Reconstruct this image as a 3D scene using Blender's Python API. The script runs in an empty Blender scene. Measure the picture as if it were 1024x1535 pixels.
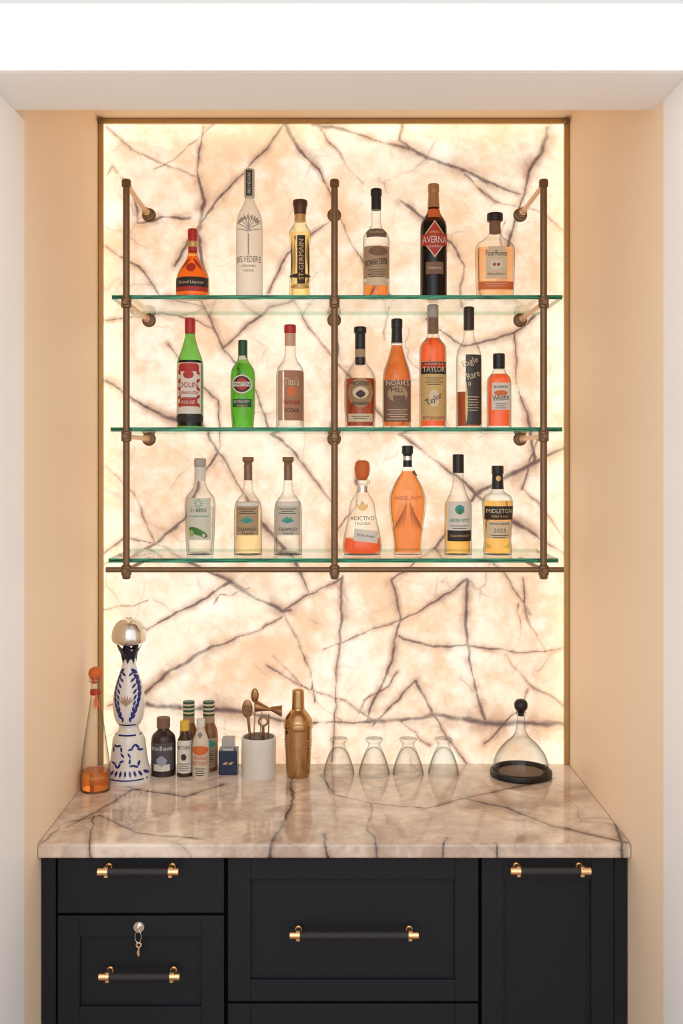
import bpy, math, numpy as np
from mathutils import Vector, Matrix
F=1596.0; CX=497.0; CY=690.0; ZC=1.785
sc=bpy.context.scene
sc.view_settings.view_transform='Standard'
COL=sc.collection

# ---------------- materials ----------------
def nm(name):
    m=bpy.data.materials.new(name); m.use_nodes=True
    return m,m.node_tree.nodes,m.node_tree.links
def P(name,col,rough=.5,metal=0,spec=.5,bump=0,bscale=200,var=0,trans=0,ior=1.45,coat=0):
    m,N,L=nm(name); b=N['Principled BSDF']
    b.inputs['Base Color'].default_value=(*col,1); b.inputs['Roughness'].default_value=rough
    b.inputs['Metallic'].default_value=metal; b.inputs['Specular IOR Level'].default_value=spec
    b.inputs['Transmission Weight'].default_value=trans; b.inputs['IOR'].default_value=ior
    b.inputs['Coat Weight'].default_value=coat
    if bump or var:
        t=N.new('ShaderNodeTexCoord'); n=N.new('ShaderNodeTexNoise'); n.inputs['Scale'].default_value=bscale; n.inputs['Detail'].default_value=4
        L.new(t.outputs['Object'],n.inputs['Vector'])
        if bump:
            bp=N.new('ShaderNodeBump'); bp.inputs['Strength'].default_value=bump; bp.inputs['Distance'].default_value=.002
            L.new(n.outputs['Fac'],bp.inputs['Height']); L.new(bp.outputs['Normal'],b.inputs['Normal'])
        if var:
            mx=N.new('ShaderNodeMix'); mx.data_type='RGBA'
            mx.inputs['A'].default_value=(*[c*(1-var) for c in col],1); mx.inputs['B'].default_value=(*[min(1,c*(1+var)) for c in col],1)
            L.new(n.outputs['Fac'],mx.inputs['Factor']); L.new(mx.outputs['Result'],b.inputs['Base Color'])
    return m
def G(name,tint=(.98,.98,.97),edge=.35,ior=1.45,rough=.02,frost=0,pw_=5):
    m,N,L=nm(name); N.remove(N['Principled BSDF']); out=N['Material Output']
    tr=N.new('ShaderNodeBsdfTransparent'); gl=N.new('ShaderNodeBsdfGlossy'); gl.inputs['Roughness'].default_value=rough
    lw=N.new('ShaderNodeLayerWeight'); lw.inputs['Blend'].default_value=.5
    pw=N.new('ShaderNodeMath'); pw.operation='POWER'; pw.inputs[1].default_value=pw_; L.new(lw.outputs['Facing'],pw.inputs[0])
    mx=N.new('ShaderNodeMix'); mx.data_type='RGBA'; mx.inputs['A'].default_value=(*tint,1); mx.inputs['B'].default_value=(*[c*c*edge for c in tint],1)
    L.new(pw.outputs[0],mx.inputs['Factor']); L.new(mx.outputs['Result'],tr.inputs['Color'])
    fr=N.new('ShaderNodeFresnel'); fr.inputs['IOR'].default_value=ior
    ge=N.new('ShaderNodeNewGeometry'); sb=N.new('ShaderNodeMath'); sb.operation='SUBTRACT'; sb.inputs[0].default_value=1; L.new(ge.outputs['Backfacing'],sb.inputs[1])
    ml=N.new('ShaderNodeMath'); ml.operation='MULTIPLY'; L.new(fr.outputs[0],ml.inputs[0]); L.new(sb.outputs[0],ml.inputs[1])
    ms=N.new('ShaderNodeMixShader'); L.new(ml.outputs[0],ms.inputs[0]); L.new(tr.outputs[0],ms.inputs[1]); L.new(gl.outputs[0],ms.inputs[2])
    last=ms
    if frost:
        tl=N.new('ShaderNodeBsdfTranslucent'); tl.inputs['Color'].default_value=(.98,.97,.95,1)
        df=N.new('ShaderNodeBsdfDiffuse'); df.inputs['Color'].default_value=(.93,.92,.90,1)
        ad=N.new('ShaderNodeMixShader'); ad.inputs[0].default_value=.3; L.new(tl.outputs[0],ad.inputs[1]); L.new(df.outputs[0],ad.inputs[2])
        m2=N.new('ShaderNodeMixShader'); m2.inputs[0].default_value=frost; L.new(ms.outputs[0],m2.inputs[1]); L.new(ad.outputs[0],m2.inputs[2]); last=m2
    L.new(last.outputs[0],out.inputs['Surface'])
    return m
def LQ(name,col,edge=.40): return G(name,col,edge,ior=1.08,pw_=2.6)
def RQ(name,col,ior=1.2): return P(name,col,rough=0,trans=1,ior=ior)

white=P('white_trim_paint',(.94,.94,.95),.45,bump=.03,bscale=60)
wallm=P('glow_warmed_wall_paint',(.94,.75,.55),.55,bump=.05,bscale=150,var=.02)  # slightly cream paint, with the panel's warm glow put into its colour
greyw=P('upper_wall_paint',(.62,.62,.60),.6,var=.02)
cab=P('black_cabinet_paint',(.012,.0135,.018),.45,spec=.25,bump=.4,bscale=420,var=.3)
cabd=P('cabinet_gap_black',(.003,.003,.003),.8,spec=.1)
bronze=P('aged_bronze',(.20,.12,.068),.36,metal=.6,var=.15,bscale=40)
copper=P('lit_rod_and_key_brass',(.70,.45,.27),.35,metal=.7,var=.1,bscale=60)  # standoff rods carry front light as a lighter bronze colour; keys share it
brass=P('brushed_brass',(.90,.62,.33),.3,metal=1,var=.08,bscale=80)
brassf=P('antique_brass_frame',(.50,.33,.14),.4,metal=.6,var=.1,bscale=30)
gold=P('polished_copper_gold',(.50,.30,.14),.17,metal=1,var=.05,bscale=20)
leather=P('black_knurled',(.028,.027,.028),.38,bump=1,bscale=600,var=.6)
silver=P('silver',(.75,.72,.68),.2,metal=1,var=.05)
black=P('black_cap',(.012,.011,.012),.35,var=.2)
red=P('red_cap',(.45,.02,.02),.35,var=.1)
cork=P('cork_wood',(.22,.11,.06),.6,var=.3,bscale=120)
greyc=P('grey_wood_cap',(.40,.36,.33),.6,var=.2,bscale=90)
coppc=P('copper_cap',(.45,.24,.11),.35,metal=.5,var=.1)
green_c=P('green_cap',(.01,.07,.03),.35,var=.1)
cream=P('cream_label',(.66,.54,.38),.6,var=.06,bscale=60)
tan=P('tan_label',(.40,.28,.17),.6,var=.12,bscale=60)
wlab=P('white_label',(.68,.64,.57),.6,var=.03)
yellowl=P('straw_label',(.58,.40,.16),.6,var=.1,bscale=50)
brownl=P('brown_label',(.20,.11,.07),.6,var=.12,bscale=60)
redl=P('red_label',(.42,.03,.02),.5,var=.08)
orgl=P('orange_label',(.62,.14,.03),.5,var=.08)
darkl=P('dark_label',(.018,.014,.014),.5,var=.15)
ink=P('dark_ink',(.035,.022,.018),.5,var=.1)
goldi=P('gold_ink',(.60,.38,.14),.35,metal=.5,var=.1)
teal=P('teal_ink',(.03,.28,.24),.5,var=.1)
leafg=P('green_ink',(.05,.19,.035),.5,var=.2)
cobalt=P('cobalt_glaze',(.012,.025,.20),.2,var=.2)
porc=P('white_porcelain',(.76,.73,.69),.15,coat=.5,var=.02)
navy=P('navy_lacquer',(.008,.018,.06),.25,var=.2)
clear=G('clear_glass',edge=.05,pw_=2.7)
frost=G('frosted_glass',edge=.2,frost=.5,pw_=3)
gglass=G('green_glass',(.42,.74,.33),.2,pw_=3)
aglass=G('amber_glass',(.95,.66,.38),.2,pw_=3)
dglass=G('dark_brown_glass',(.20,.09,.06),.3)
yglass=G('olive_glass',(.98,.95,.80),.15,pw_=3)
tumb=G('thin_tumbler_glass',(.975,.975,.97),.12,ior=1.5,pw_=3.0)
amber=RQ('amber_spirit',(.95,.33,.07)); redamb=RQ('red_amber_spirit',(.85,.15,.05))
dkamb=RQ('dark_amber',(.32,.07,.025)); pale=RQ('pale_gold_spirit',(.98,.84,.50),1.15); watr=LQ('clear_spirit',(.985,.98,.965),.45)
peach=RQ('peach_spirit',(.97,.62,.36),1.15); greenL=RQ('green_spirit',(.62,.90,.40),1.15); blackL=LQ('black_spirit',(.05,.015,.01)); goldL=RQ('gold_spirit',(.98,.62,.18),1.15)

# ---------------- mesh helpers ----------------
def mk(name,V,Fc,mat=None,parent=None,smooth=False,loc=None,ang=40):
    me=bpy.data.meshes.new(name); me.from_pydata([tuple(v) for v in V],[],Fc); me.validate(); me.update()
    o=bpy.data.objects.new(name,me); COL.objects.link(o)
    if mat: me.materials.append(mat)
    if smooth:
        me.shade_smooth(); me.set_sharp_from_angle(angle=math.radians(ang))
    if parent: o.parent=parent
    if loc: o.location=loc
    return o
def fixn(o):
    import bmesh
    b=bmesh.new(); b.from_mesh(o.data); bmesh.ops.recalc_face_normals(b,faces=b.faces); b.to_mesh(o.data); b.free()
def empty(name,loc=(0,0,0)):
    e=bpy.data.objects.new(name,None); e.location=loc; e.empty_display_size=.02; COL.objects.link(e); return e
def box(name,x0,x1,y0,y1,z0,z1,mat,parent=None,bev=0):
    V=[(x,y,z) for x in(x0,x1) for y in(y0,y1) for z in(z0,z1)]
    Fc=[(0,1,3,2),(4,6,7,5),(0,4,5,1),(2,3,7,6),(0,2,6,4),(1,5,7,3)]
    o=mk(name,V,Fc,mat,parent); fixn(o)
    if bev:
        md=o.modifiers.new('bevel','BEVEL'); md.width=bev; md.segments=3; md.limit_method='ANGLE'
    return o
def tube(name,pts,r,mat,parent=None,seg=16,cap=True):
    pts=[Vector(p) for p in pts]; n=len(pts); rr=r if isinstance(r,(list,tuple)) else [r]*n
    V=[];Fc=[]; 
    t0=(pts[-1]-pts[0]); 
    if t0.length<1e-6: t0=pts[1]-pts[0]
    t0.normalize(); up=Vector((0,0,1)) if abs(t0.z)<.8 else Vector((0,1,0))
    if not cap: up=Vector((0,1,0))
    for i,p in enumerate(pts):
        t=(pts[min(i+1,n-1)]-pts[max(i-1,0)])
        if not cap and i in(0,n-1): t=pts[1]-pts[n-2]
        t.normalize()
        a=t.cross(up).normalized(); b=a.cross(t)
        for k in range(seg):
            an=2*math.pi*k/seg; V.append(p+rr[i]*(math.cos(an)*a+math.sin(an)*b))
    for i in range(n-1):
        for k in range(seg):
            k2=(k+1)%seg; Fc.append((i*seg+k,i*seg+k2,(i+1)*seg+k2,(i+1)*seg+k))
    if cap: Fc.append(tuple(range(seg))[::-1]); Fc.append(tuple((n-1)*seg+k for k in range(seg)))
    o=mk(name,V,Fc,mat,parent,smooth=True); fixn(o); return o
def rounded(prof,rc):
    out=[prof[0]]
    for i in range(1,len(prof)-1):
        p=np.array(prof[i][:2],float); a=np.array(prof[i-1][:2],float); b=np.array(prof[i+1][:2],float)
        R=prof[i][2] if len(prof[i])>2 else rc
        da=np.linalg.norm(a-p); db=np.linalg.norm(b-p); 
        R=min(R,da*.48,db*.48)
        if R<.3: out.append(tuple(p)); continue
        s=p+(a-p)/da*R; e=p+(b-p)/db*R
        for t in np.linspace(0,1,6): out.append(tuple((1-t)**2*s+2*t*(1-t)*p+t*t*e))
    out.append(prof[-1][:2]); return [tuple(q[:2]) for q in out]
def lathe(name,prof,mat,parent,k=1,n=2,seg=48,ang=40,ends=True,rot=0):
    V=[];Fc=[]
    for r,z in prof:
        for j in range(seg):
            a=2*math.pi*(j+rot)/seg; s,c=math.sin(a),math.cos(a)
            V.append((r*math.copysign(abs(s)**(2/n),s),k*r*math.copysign(abs(c)**(2/n),c),z))
    m=len(prof)
    for i in range(m-1):
        for j in range(seg):
            j2=(j+1)%seg; Fc.append((i*seg+j,i*seg+j2,(i+1)*seg+j2,(i+1)*seg+j))
    if ends: Fc.append(tuple(range(seg))); Fc.append(tuple((m-1)*seg+j for j in range(seg))[::-1])
    o=mk(name,V,Fc,mat,parent,smooth=True,ang=ang); fixn(o); return o

class B:
    def __init__(s,name,cx,d,zb,prof,mat,k=1,n=2,rc=6,seg=48,rot=0,part='glass_body',stretch=True):
        s.s=d/F; s.zb=zb; s.k=k; s.n=n; s.seg=seg
        s.e=empty(name,((cx-CX)*s.s,d-3.0,zb))
        p=[list(q) for q in prof]
        p=rounded(p,rc)
        p=[(q[0]*s.s,s.z(q[1])) for q in p]
        zl=min(q[1] for q in p); zt=p[0][1]
        if stretch: p=[(r,z if z>zl+(zt-zl)*.25 else z-(zl)*(1-(z-zl)/((zt-zl)*.25))) for r,z in p]
        else: p=[(r,z-zl+.0005) for r,z in p]
        s.p=p; s.zs=np.array([q[1] for q in p])[::-1]; s.rs=np.array([q[0] for q in p])[::-1]
        s.body=lathe(part,p,mat,s.e,k,n,seg,rot=rot)
    def z(s,py): return ZC+(CY-py)*s.s-s.zb
    def R(s,z): return float(np.interp(z,s.zs,s.rs))
    def liq(s,py,mat,f=.93,bot=.005):
        zt=s.z(py); pts=[z for z in s.zs if bot<z<zt]+[zt]
        pts=[bot]+pts; pr=[(max(.001,s.R(z)*f-.0004 if z>bot else s.R(bot+.002)*f*.95),z) for z in pts]
        lathe('liquid',pr,mat,s.e,s.k,s.n,s.seg if s.seg>8 else 8,rot=.5 if s.seg==8 else 0)
    def cap(s,prof,mat,name='cap',k=1,n=2,rc=1.2):
        p=rounded(prof,rc); p=[(q[0]*s.s,s.z(q[1])) for q in p]
        lathe(name,p,mat,s.e,k,n,32)
    def sy(s,x,z,off):
        r=s.R(z)+off; q=min(.9995,abs(x)/max(r,1e-5)); return -(s.k*r)*(1-q**s.n)**(1/s.n)-off*.3
    def lab(s,ox,py,hw,hh,mat,shape='rect',rot=0,off=.0006,name='label',rot3=0):
        nr,nc=12,20; V=[];Fc=[]; c,si=math.cos(rot),math.sin(rot)
        if name in('fine_print','blue_leaf','tree_branch','tree_leaf','wing_feather','agave','ornament','sun_ray','tassel_strand'): nr,nc=6,6
        for i in range(nr+1):
            t=i/nr*2-1
            if shape=='rect': w=hw
            elif shape=='ell':
                t=math.sin(t*math.pi/2); w=hw*math.sqrt(max(0,1-t*t))
            elif shape=='dia': w=hw*(1-abs(t))
            elif shape=='leaf': w=hw*(1-t*t)
            elif shape=='arch':
                w=hw*(math.sqrt(max(0,1-((t-.2)/1.2)**2))) if t>.2 else hw
            for j in range(nc+1):
                u=(j/nc*2-1)*w; v=t*hh
                X=(ox+c*u-si*v)*s.s; Z=s.z(py)+(si*u+c*v)*s.s
                lim=(s.R(Z)+off)*.999; X=max(-lim,min(lim,X))
                V.append((X,s.sy(X,Z,off),Z))
        for i in range(nr):
            for j in range(nc):
                a=i*(nc+1)+j; Fc.append((a,a+1,a+nc+2,a+nc+1))
        mk(name,V,Fc,mat,s.e,smooth=True)
    def txt(s,t,ox,py,w,mat,h=None,rot=0,off=.0014):
        cu=bpy.data.curves.new('t','FONT'); cu.body=t; cu.resolution_u=2; ob=bpy.data.objects.new('t',cu); COL.objects.link(ob)
        bpy.context.view_layer.update()
        me=bpy.data.meshes.new_from_object(ob.evaluated_get(bpy.context.evaluated_depsgraph_get()))
        bpy.data.objects.remove(ob)
        n=len(me.vertices)
        if n==0: return
        co=np.zeros(n*3); me.vertices.foreach_get('co',co); co=co.reshape(-1,3)
        mn=co.min(0); mxx=co.max(0); sz=mxx-mn; c0=(mn+mxx)/2
        kx=w/sz[0]; ky=kx if h is None else h/sz[1]
        u=(co[:,0]-c0[0])*kx; v=(co[:,1]-c0[1])*ky; c,si=math.cos(rot),math.sin(rot)
        X=(ox+c*u-si*v)*s.s; Z=s.z(py)+(si*u+c*v)*s.s
        Y=[s.sy(a,b,off) for a,b in zip(X,Z)]
        co=np.stack([X,Y,Z],1).ravel(); me.vertices.foreach_set('co',co); me.update()
        me.materials.clear(); me.materials.append(mat)
        o=bpy.data.objects.new('lettering',me); COL.objects.link(o); o.parent=s.e
    def lines(s,ox,py,w,n,mat,gap=3.2):
        for i in range(n): s.lab(ox,py+i*gap,w*(1-.25*(i%2)),.45,mat,off=.0012,name='fine_print')

# ---------------- stone ----------------
def nz(x,y,seed,f):
    r=np.random.RandomState(seed); o=np.zeros_like(x)
    for i in range(6):
        a=r.rand()*6.28; fr=f*(1.6**i)*(0.8+.4*r.rand()); ph=r.rand()*6.28
        o+=np.sin((x*np.cos(a)+y*np.sin(a))*fr+ph+1.3*np.sin((y*np.cos(a)-x*np.sin(a))*fr*.7+ph*2))/(1.45**i)
    return o
def vfield(x,y,veins):
    xx=x+nz(x,y,1,14)*.0036+nz(x,y,5,60)*.0009; yy=y+nz(x,y,2,14)*.0036+nz(x,y,6,60)*.0009
    best=np.full(x.shape,1e3)
    wm=np.clip(1+.45*nz(x,y,9,9),.40,2.3)
    for w,pl in veins:
        for (ax,ay),(bx,by) in zip(pl[:-1],pl[1:]):
            dx,dy=bx-ax,by-ay; L=dx*dx+dy*dy+1e-9
            t=np.clip(((xx-ax)*dx+(yy-ay)*dy)/L,0,1)
            d=np.hypot(xx-ax-t*dx,yy-ay-t*dy)/(w*wm)
            best=np.minimum(best,d)
    return best
def stone(name,emit):
    m,N,L=nm(name); b=N['Principled BSDF']
    def node(t,**k):
        n=N.new(t)
        for a,v in k.items(): setattr(n,a,v)
        return n
    def mr(src,a,bv,c,d,smooth=True):
        n=node('ShaderNodeMapRange'); n.interpolation_type='SMOOTHSTEP' if smooth else 'LINEAR'
        n.inputs['From Min'].default_value=a; n.inputs['From Max'].default_value=bv; n.inputs['To Min'].default_value=c; n.inputs['To Max'].default_value=d
        L.new(src,n.inputs['Value']); return n.outputs['Result']
    def mth(op,a,c):
        n=node('ShaderNodeMath',operation=op)
        for i,v in enumerate((a,c)):
            if isinstance(v,(int,float)): n.inputs[i].default_value=v
            else: L.new(v,n.inputs[i])
        return n.outputs[0]
    def mix(f,a,c):
        n=node('ShaderNodeMix',data_type='RGBA')
        if isinstance(f,(int,float)): n.inputs['Factor'].default_value=f
        else: L.new(f,n.inputs['Factor'])
        for key,v in (('A',a),('B',c)):
            if isinstance(v,tuple): n.inputs[key].default_value=(*v,1)
            else: L.new(v,n.inputs[key])
        return n.outputs['Result']
    def noise(v,s,d=5,r=.55,dist=0):
        n=node('ShaderNodeTexNoise'); n.inputs['Scale'].default_value=s; n.inputs['Detail'].default_value=d; n.inputs['Roughness'].default_value=r; n.inputs['Distortion'].default_value=dist
        L.new(v,n.inputs['Vector']); return n
    tc=node('ShaderNodeTexCoord').outputs['Object']
    n0=noise(tc,4,4)
    va=node('ShaderNodeVectorMath',operation='MULTIPLY_ADD'); L.new(n0.outputs['Color'],va.inputs[0]); va.inputs[1].default_value=(.16,.16,.16); L.new(tc,va.inputs[2])
    dv=va.outputs[0]
    def vor(s):
        v=node('ShaderNodeTexVoronoi',feature='DISTANCE_TO_EDGE'); v.inputs['Scale'].default_value=s; L.new(dv,v.inputs['Vector']); return v.outputs['Distance']
    v1=vor(5.5); v2=vor(9)
    m1=mr(noise(tc,6,2).outputs['Fac'],.50,.68,0,1)
    minor=mth('MULTIPLY',mr(v1,0,.016,1,0),m1)
    mhalo=mth('MULTIPLY',mr(v1,0,.12,1,0),m1)
    at=node('ShaderNodeAttribute',attribute_name='vd').outputs['Fac']
    big=noise(tc,3.2,6,.6,.6).outputs['Fac']; fine=noise(tc,22,6,.65,.4).outputs['Fac']; mid=noise(tc,9,5,.6,.8).outputs['Fac']
    atn=mth('ADD',at,mth('MULTIPLY',mth('SUBTRACT',fine,.5),1.6))
    core=mr(atn,.0,1.3,1,0); halo=mr(atn,.0,8.0,1,0)
    f=mth('ADD',mth('MULTIPLY',big,.66),mth('MULTIPLY',fine,.34))
    f=mr(f,.38,.60,0,1)
    if emit:
        base=mix(f,(.90,.58,.35),(1.0,.87,.67))
        base=mix(mr(noise(tc,7,5,.6).outputs['Fac'],.50,.70,0,.8),base,(1.03,.96,.82))
        base=mix(mth('MULTIPLY',mr(v2,0,.035,1,0),mr(mid,.45,.65,0,.40)),base,(.78,.47,.28))
        hc=(.54,.31,.20); dc=(.085,.052,.058); mc=(.26,.14,.11)
    else:
        base=mix(f,(.48,.36,.28),(.82,.70,.60)); hc=(.32,.24,.21); dc=(.028,.022,.028); mc=(.16,.12,.11)
    c=mix(mth('MULTIPLY',mhalo,.25),base,hc)
    c=mix(mth('MULTIPLY',mth('POWER',halo,2.2),mr(mid,.36,.62,.22,1.0)),c,hc)
    c=mix(mth('MULTIPLY',minor,.42),c,mc)
    c=mix(mth('MULTIPLY',core,mr(mid,.3,.52,.55,.94)),c,dc)
    b.inputs['Roughness'].default_value=.12
    if emit:
        ed=node('ShaderNodeAttribute',attribute_name='ed').outputs['Fac']
        g=mr(ed,0,.10,1,0)
        c2=mix(mth('MULTIPLY',g,.25),c,(1,.76,.44))
        L.new(c2,b.inputs['Emission Color'])
        L.new(mth('ADD',mth('MULTIPLY',g,.32),1.07),b.inputs['Emission Strength'])
        b.inputs['Base Color'].default_value=(.08,.06,.05,1); b.inputs['Specular IOR Level'].default_value=.2
    else:
        L.new(c,b.inputs['Base Color']); b.inputs['Roughness'].default_value=.08
    return m
def gridmesh(name,V,nx,ny,mat,attrs):
    me=bpy.data.meshes.new(name); nv=len(V)
    idx=np.arange(nv).reshape(ny,nx); q=np.stack([idx[:-1,:-1],idx[:-1,1:],idx[1:,1:],idx[1:,:-1]],-1).reshape(-1,4)
    me.vertices.add(nv); me.vertices.foreach_set('co',V.astype(np.float32).ravel())
    me.loops.add(q.size); me.loops.foreach_set('vertex_index',q.astype(np.int32).ravel())
    me.polygons.add(len(q)); me.polygons.foreach_set('loop_start',(np.arange(len(q))*4).astype(np.int32)); 
    me.polygons.foreach_set('use_smooth',np.ones(len(q),bool))
    me.update(calc_edges=True); me.validate()
    for k,a in attrs.items():
        at=me.attributes.new(k,'FLOAT','POINT'); at.data.foreach_set('value',a.astype(np.float32).ravel())
    me.materials.append(mat); o=bpy.data.objects.new(name,me); COL.objects.link(o); return o
VE=[
(1.5,[(308,187),(300,225),(297,262),(303,300),(296,350),(310,420)]),
(1.9,[(425,187),(445,225),(478,255),(500,300),(520,350),(560,420),(590,450)]),
(1.1,[(425,187),(400,220),(372,250),(330,290),(290,350),(262,400)]),
(2.0,[(470,187),(520,195),(560,208),(610,222),(640,238),(690,255),(730,272),(778,290)]),
(1.3,[(600,187),(598,210),(640,240)]),
(2.3,[(820,187),(812,225),(795,250),(785,285),(770,330),(760,380),(755,440)]),
(1,[(160,190),(200,225),(260,250),(297,262)]),
(1.2,[(160,265),(172,250),(200,290),(205,330),(240,325),(280,328)]),
(1,[(700,265),(740,300),(815,320),(845,345)]),
(1,[(500,330),(470,350),(430,380),(400,440)]),
(1,[(160,370),(210,400),(240,445),(300,460)]),
(1.3,[(600,300),(680,370),(700,400),(690,460)]),
(1.8,[(300,450),(320,490),(335,520),(365,490),(400,462),(440,450)]),
(1.3,[(440,450),(470,500),(520,560),(560,610),(590,640)]),
(1.3,[(335,520),(380,570),(400,640),(440,680)]),
(2,[(500,450),(507,520),(500,590),(497,640),(505,700),(500,760),(498,840)]),
(1.5,[(845,440),(800,475),(770,500),(690,520),(640,480)]),
(1,[(160,480),(240,470),(320,490)]),
(1.8,[(155,570),(200,600),(250,625),(300,640),(325,680),(300,720),(275,780),(235,815),(190,805),(157,830)]),
(4,[(265,790),(235,815),(205,830)]),(1.8,[(235,815),(210,830),(157,845)]),(1.5,[(235,815),(280,840),(345,870)]),
(1.3,[(160,700),(200,740),(235,815)]),(1,[(250,520),(330,600),(325,680)]),
(2,[(845,672),(800,695),(760,715),(715,740),(680,775),(655,820),(590,870)]),
(1.3,[(590,640),(640,680),(715,740)]),
(1.5,[(325,680),(370,740),(400,790),(430,830),(465,890)]),
(1.3,[(540,690),(530,760),(500,800)]),(1.3,[(715,740),(780,790),(845,830)]),
(1,[(400,640),(460,700),(500,760)]),(1,[(770,500),(780,580),(800,695)]),
(2.2,[(345,870),(385,900),(425,918),(465,890),(515,868)]),(4.2,[(410,910),(425,919),(437,915)]),
(1.6,[(425,918),(448,965),(460,1000),(472,1050)]),
(1.2,[(200,950),(250,925),(290,905),(350,870)]),
(1.3,[(425,925),(380,950),(320,970),(250,1010),(210,1045),(160,1060)]),
(2.2,[(515,865),(510,930),(503,1000),(505,1060),(498,1140)]),
(1.2,[(590,870),(600,930),(585,1000),(565,1050),(550,1085)]),
(1.3,[(700,865),(695,930),(705,990),(715,1050),(730,1080)]),
(1,[(560,1090),(590,1060),(625,1020),(640,1060),(650,1078)]),
(2.1,[(210,1052),(270,1060),(330,1065),(400,1075),(470,1080),(560,1084),(650,1075),(760,1082),(848,1085)]),
(1.3,[(600,950),(650,970),(700,970),(780,980),(845,972)]),
(1.4,[(400,1000),(440,1022),(520,1050),(560,1084)]),
(1,[(760,982),(800,1030),(848,1060)]),(1.2,[(470,1080),(440,1110),(430,1145)]),(1,[(650,1078),(670,1110),(700,1145)]),
(1,[(600,930),(650,900),(700,865)]),(1,[(780,870),(790,930),(820,975)]),
]
rs=np.random.RandomState(11)
for i in range(16):
    x=rs.uniform(165,840); y=rs.uniform(195,1130); a=math.radians(rs.choice([55,48,125,135,88,12])+rs.uniform(-12,12)); Lh=rs.uniform(25,70); pl=[]
    for t in np.linspace(-1,1,5): pl.append((x+math.cos(a)*Lh*t+rs.uniform(-4,4),y-math.sin(a)*Lh*t+rs.uniform(-4,4)))
    VE.append((rs.uniform(.5,.9),pl))
PX0,PX1,PZ0,PZ1=-.652,.665,.93,2.735
nx,ny=380,520
xs=np.linspace(PX0,PX1,nx); zs=np.linspace(PZ0,PZ1,ny); X,Z=np.meshgrid(xs,zs)
s3=3/F
veins=[(w*1.5*s3,[((a-CX)*s3,ZC+(CY-b)*s3) for a,b in pl]) for w,pl in VE]
vd=vfield(X,Z,veins); ed=np.minimum.reduce([X-PX0,PX1-X,PZ1-Z])
pm=stone('backlit_onyx',True)
try: pm.cycles.emission_sampling='FRONT'
except Exception: pass
gridmesh('backlit_stone_panel',np.stack([X,np.zeros_like(X),Z],-1).reshape(-1,3),nx,ny,pm,{'vd':vd,'ed':ed})
# counter
CT=.93; CB=.8972; YF=-.628
prof=[(y,CT) for y in np.linspace(0,YF+.006,205)]
for a in np.linspace(0,math.pi/2,6)[1:]: prof.append((YF+.006-.006*math.sin(a),CT-.006+.006*math.cos(a)))
for z in np.linspace(CT-.008,CB+.006,10): prof.append((YF,z))
for a in np.linspace(0,math.pi/2,6)[1:]: prof.append((YF+.006-.006*math.cos(a),CB+.006-.006*math.sin(a)))
for y in np.linspace(YF+.02,0,6): prof.append((y,CB))
prof=np.array(prof); cum=np.concatenate([[0],np.cumsum(np.hypot(*np.diff(prof,axis=0).T))])
cx=np.linspace(-.6535,.6665,440); CXg,Sg=np.meshgrid(cx,cum)
CV=[(2.6,[(437,1160),(442,1195),(425,1225),(412,1262)]),(2.6,[(412,1262),(404,1300)]),
(1.8,[(170,1165),(200,1182),(280,1195),(330,1176)]),(1.6,[(60,1262),(100,1232),(150,1222),(210,1250),(300,1258)]),(1.5,[(100,1240),(180,1195),(200,1182)]),
(1.6,[(480,1160),(500,1190),(560,1205),(640,1212),(700,1195),(830,1168)]),(1.8,[(690,1197),(760,1212),(830,1240),(940,1262)]),
(1.6,[(860,1150),(890,1180),(925,1240)]),(1.4,[(560,1205),(550,1240),(560,1262),(565,1300)]),
(1.3,[(740,1262),(745,1300)]),(1.5,[(140,1222),(135,1262),(140,1300)]),(1.4,[(485,1250),(485,1262),(490,1300)]),(1.2,[(670,1255),(665,1262),(660,1300)]),
(1.6,[(925,1240),(930,1300)])]
def c2(a,b):
    if b>1264: return ((a-CX)*2.372/F, .628+(b-1264)*2.372/F)
    d=1364.6/(b-690); return ((a-CX)*d/F,3-d)
cve=[(w*.0017,[c2(a,b) for a,b in pl]) for w,pl in CV]
cvd=vfield(CXg,Sg,cve)
V=np.stack([CXg,np.repeat(prof[:,0][:,None],440,1),np.repeat(prof[:,1][:,None],440,1)],-1).reshape(-1,3)
gridmesh('stone_countertop',V,440,len(prof),stone('polished_onyx',False),{'vd':cvd})

# ---------------- room shell ----------------
XL,XR=-.655,.668
box('wall_left',XL-.12,XL,-.733,.06,0,2.80,wallm)
box('wall_right',XR,XR+.12,-.86,.06,0,2.80,wallm)
box('wall_back',XL,XR,.012,.06,0,2.80,wallm)
box('ceiling',XL,XR,-.80,.012,2.745,2.80,wallm)
box('trim_1',XL-.5,XL+.0015,-1.015,-.733,0,2.5085,white,bev=.002)
box('trim_2',XR-.0015,XR+.5,-1.015,-.86,0,2.5085,white,bev=.002)
h=empty('trim_3')
box('header_board',-1.25,1.25,-1.015,-.80,2.5085,2.637,white,h,bev=.002)
box('header_bead',-1.25,1.25,-1.024,-1.015,2.5085,2.519,white,h,bev=.003)
box('header_bead_upper',-1.25,1.25,-1.0185,-1.015,2.519,2.5235,white,h,bev=.001)
box('wall_front',-1.25,1.25,-1.0,-.80,2.637,3.1,greyw)
fl=P('oak_floor',(.35,.22,.13),.45,var=.25,bscale=8)
box('floor',-2.2,2.2,-4.2,.06,-.05,0,fl)
f=empty('brass_panel_frame')
box('frame_left',-.6535,-.641,-.014,-.001,.931,2.743,brassf,f,bev=.001)
box('frame_right',.6535,.6665,-.014,-.001,.931,2.743,brassf,f,bev=.001)
box('frame_top',-.641,.6535,-.014,-.001,2.731,2.743,brassf,f,bev=.001)
tube('corner_pin_1',[(-.645,-.03,2.735),(-.645,-.012,2.735)],.006,bronze,f)
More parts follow.
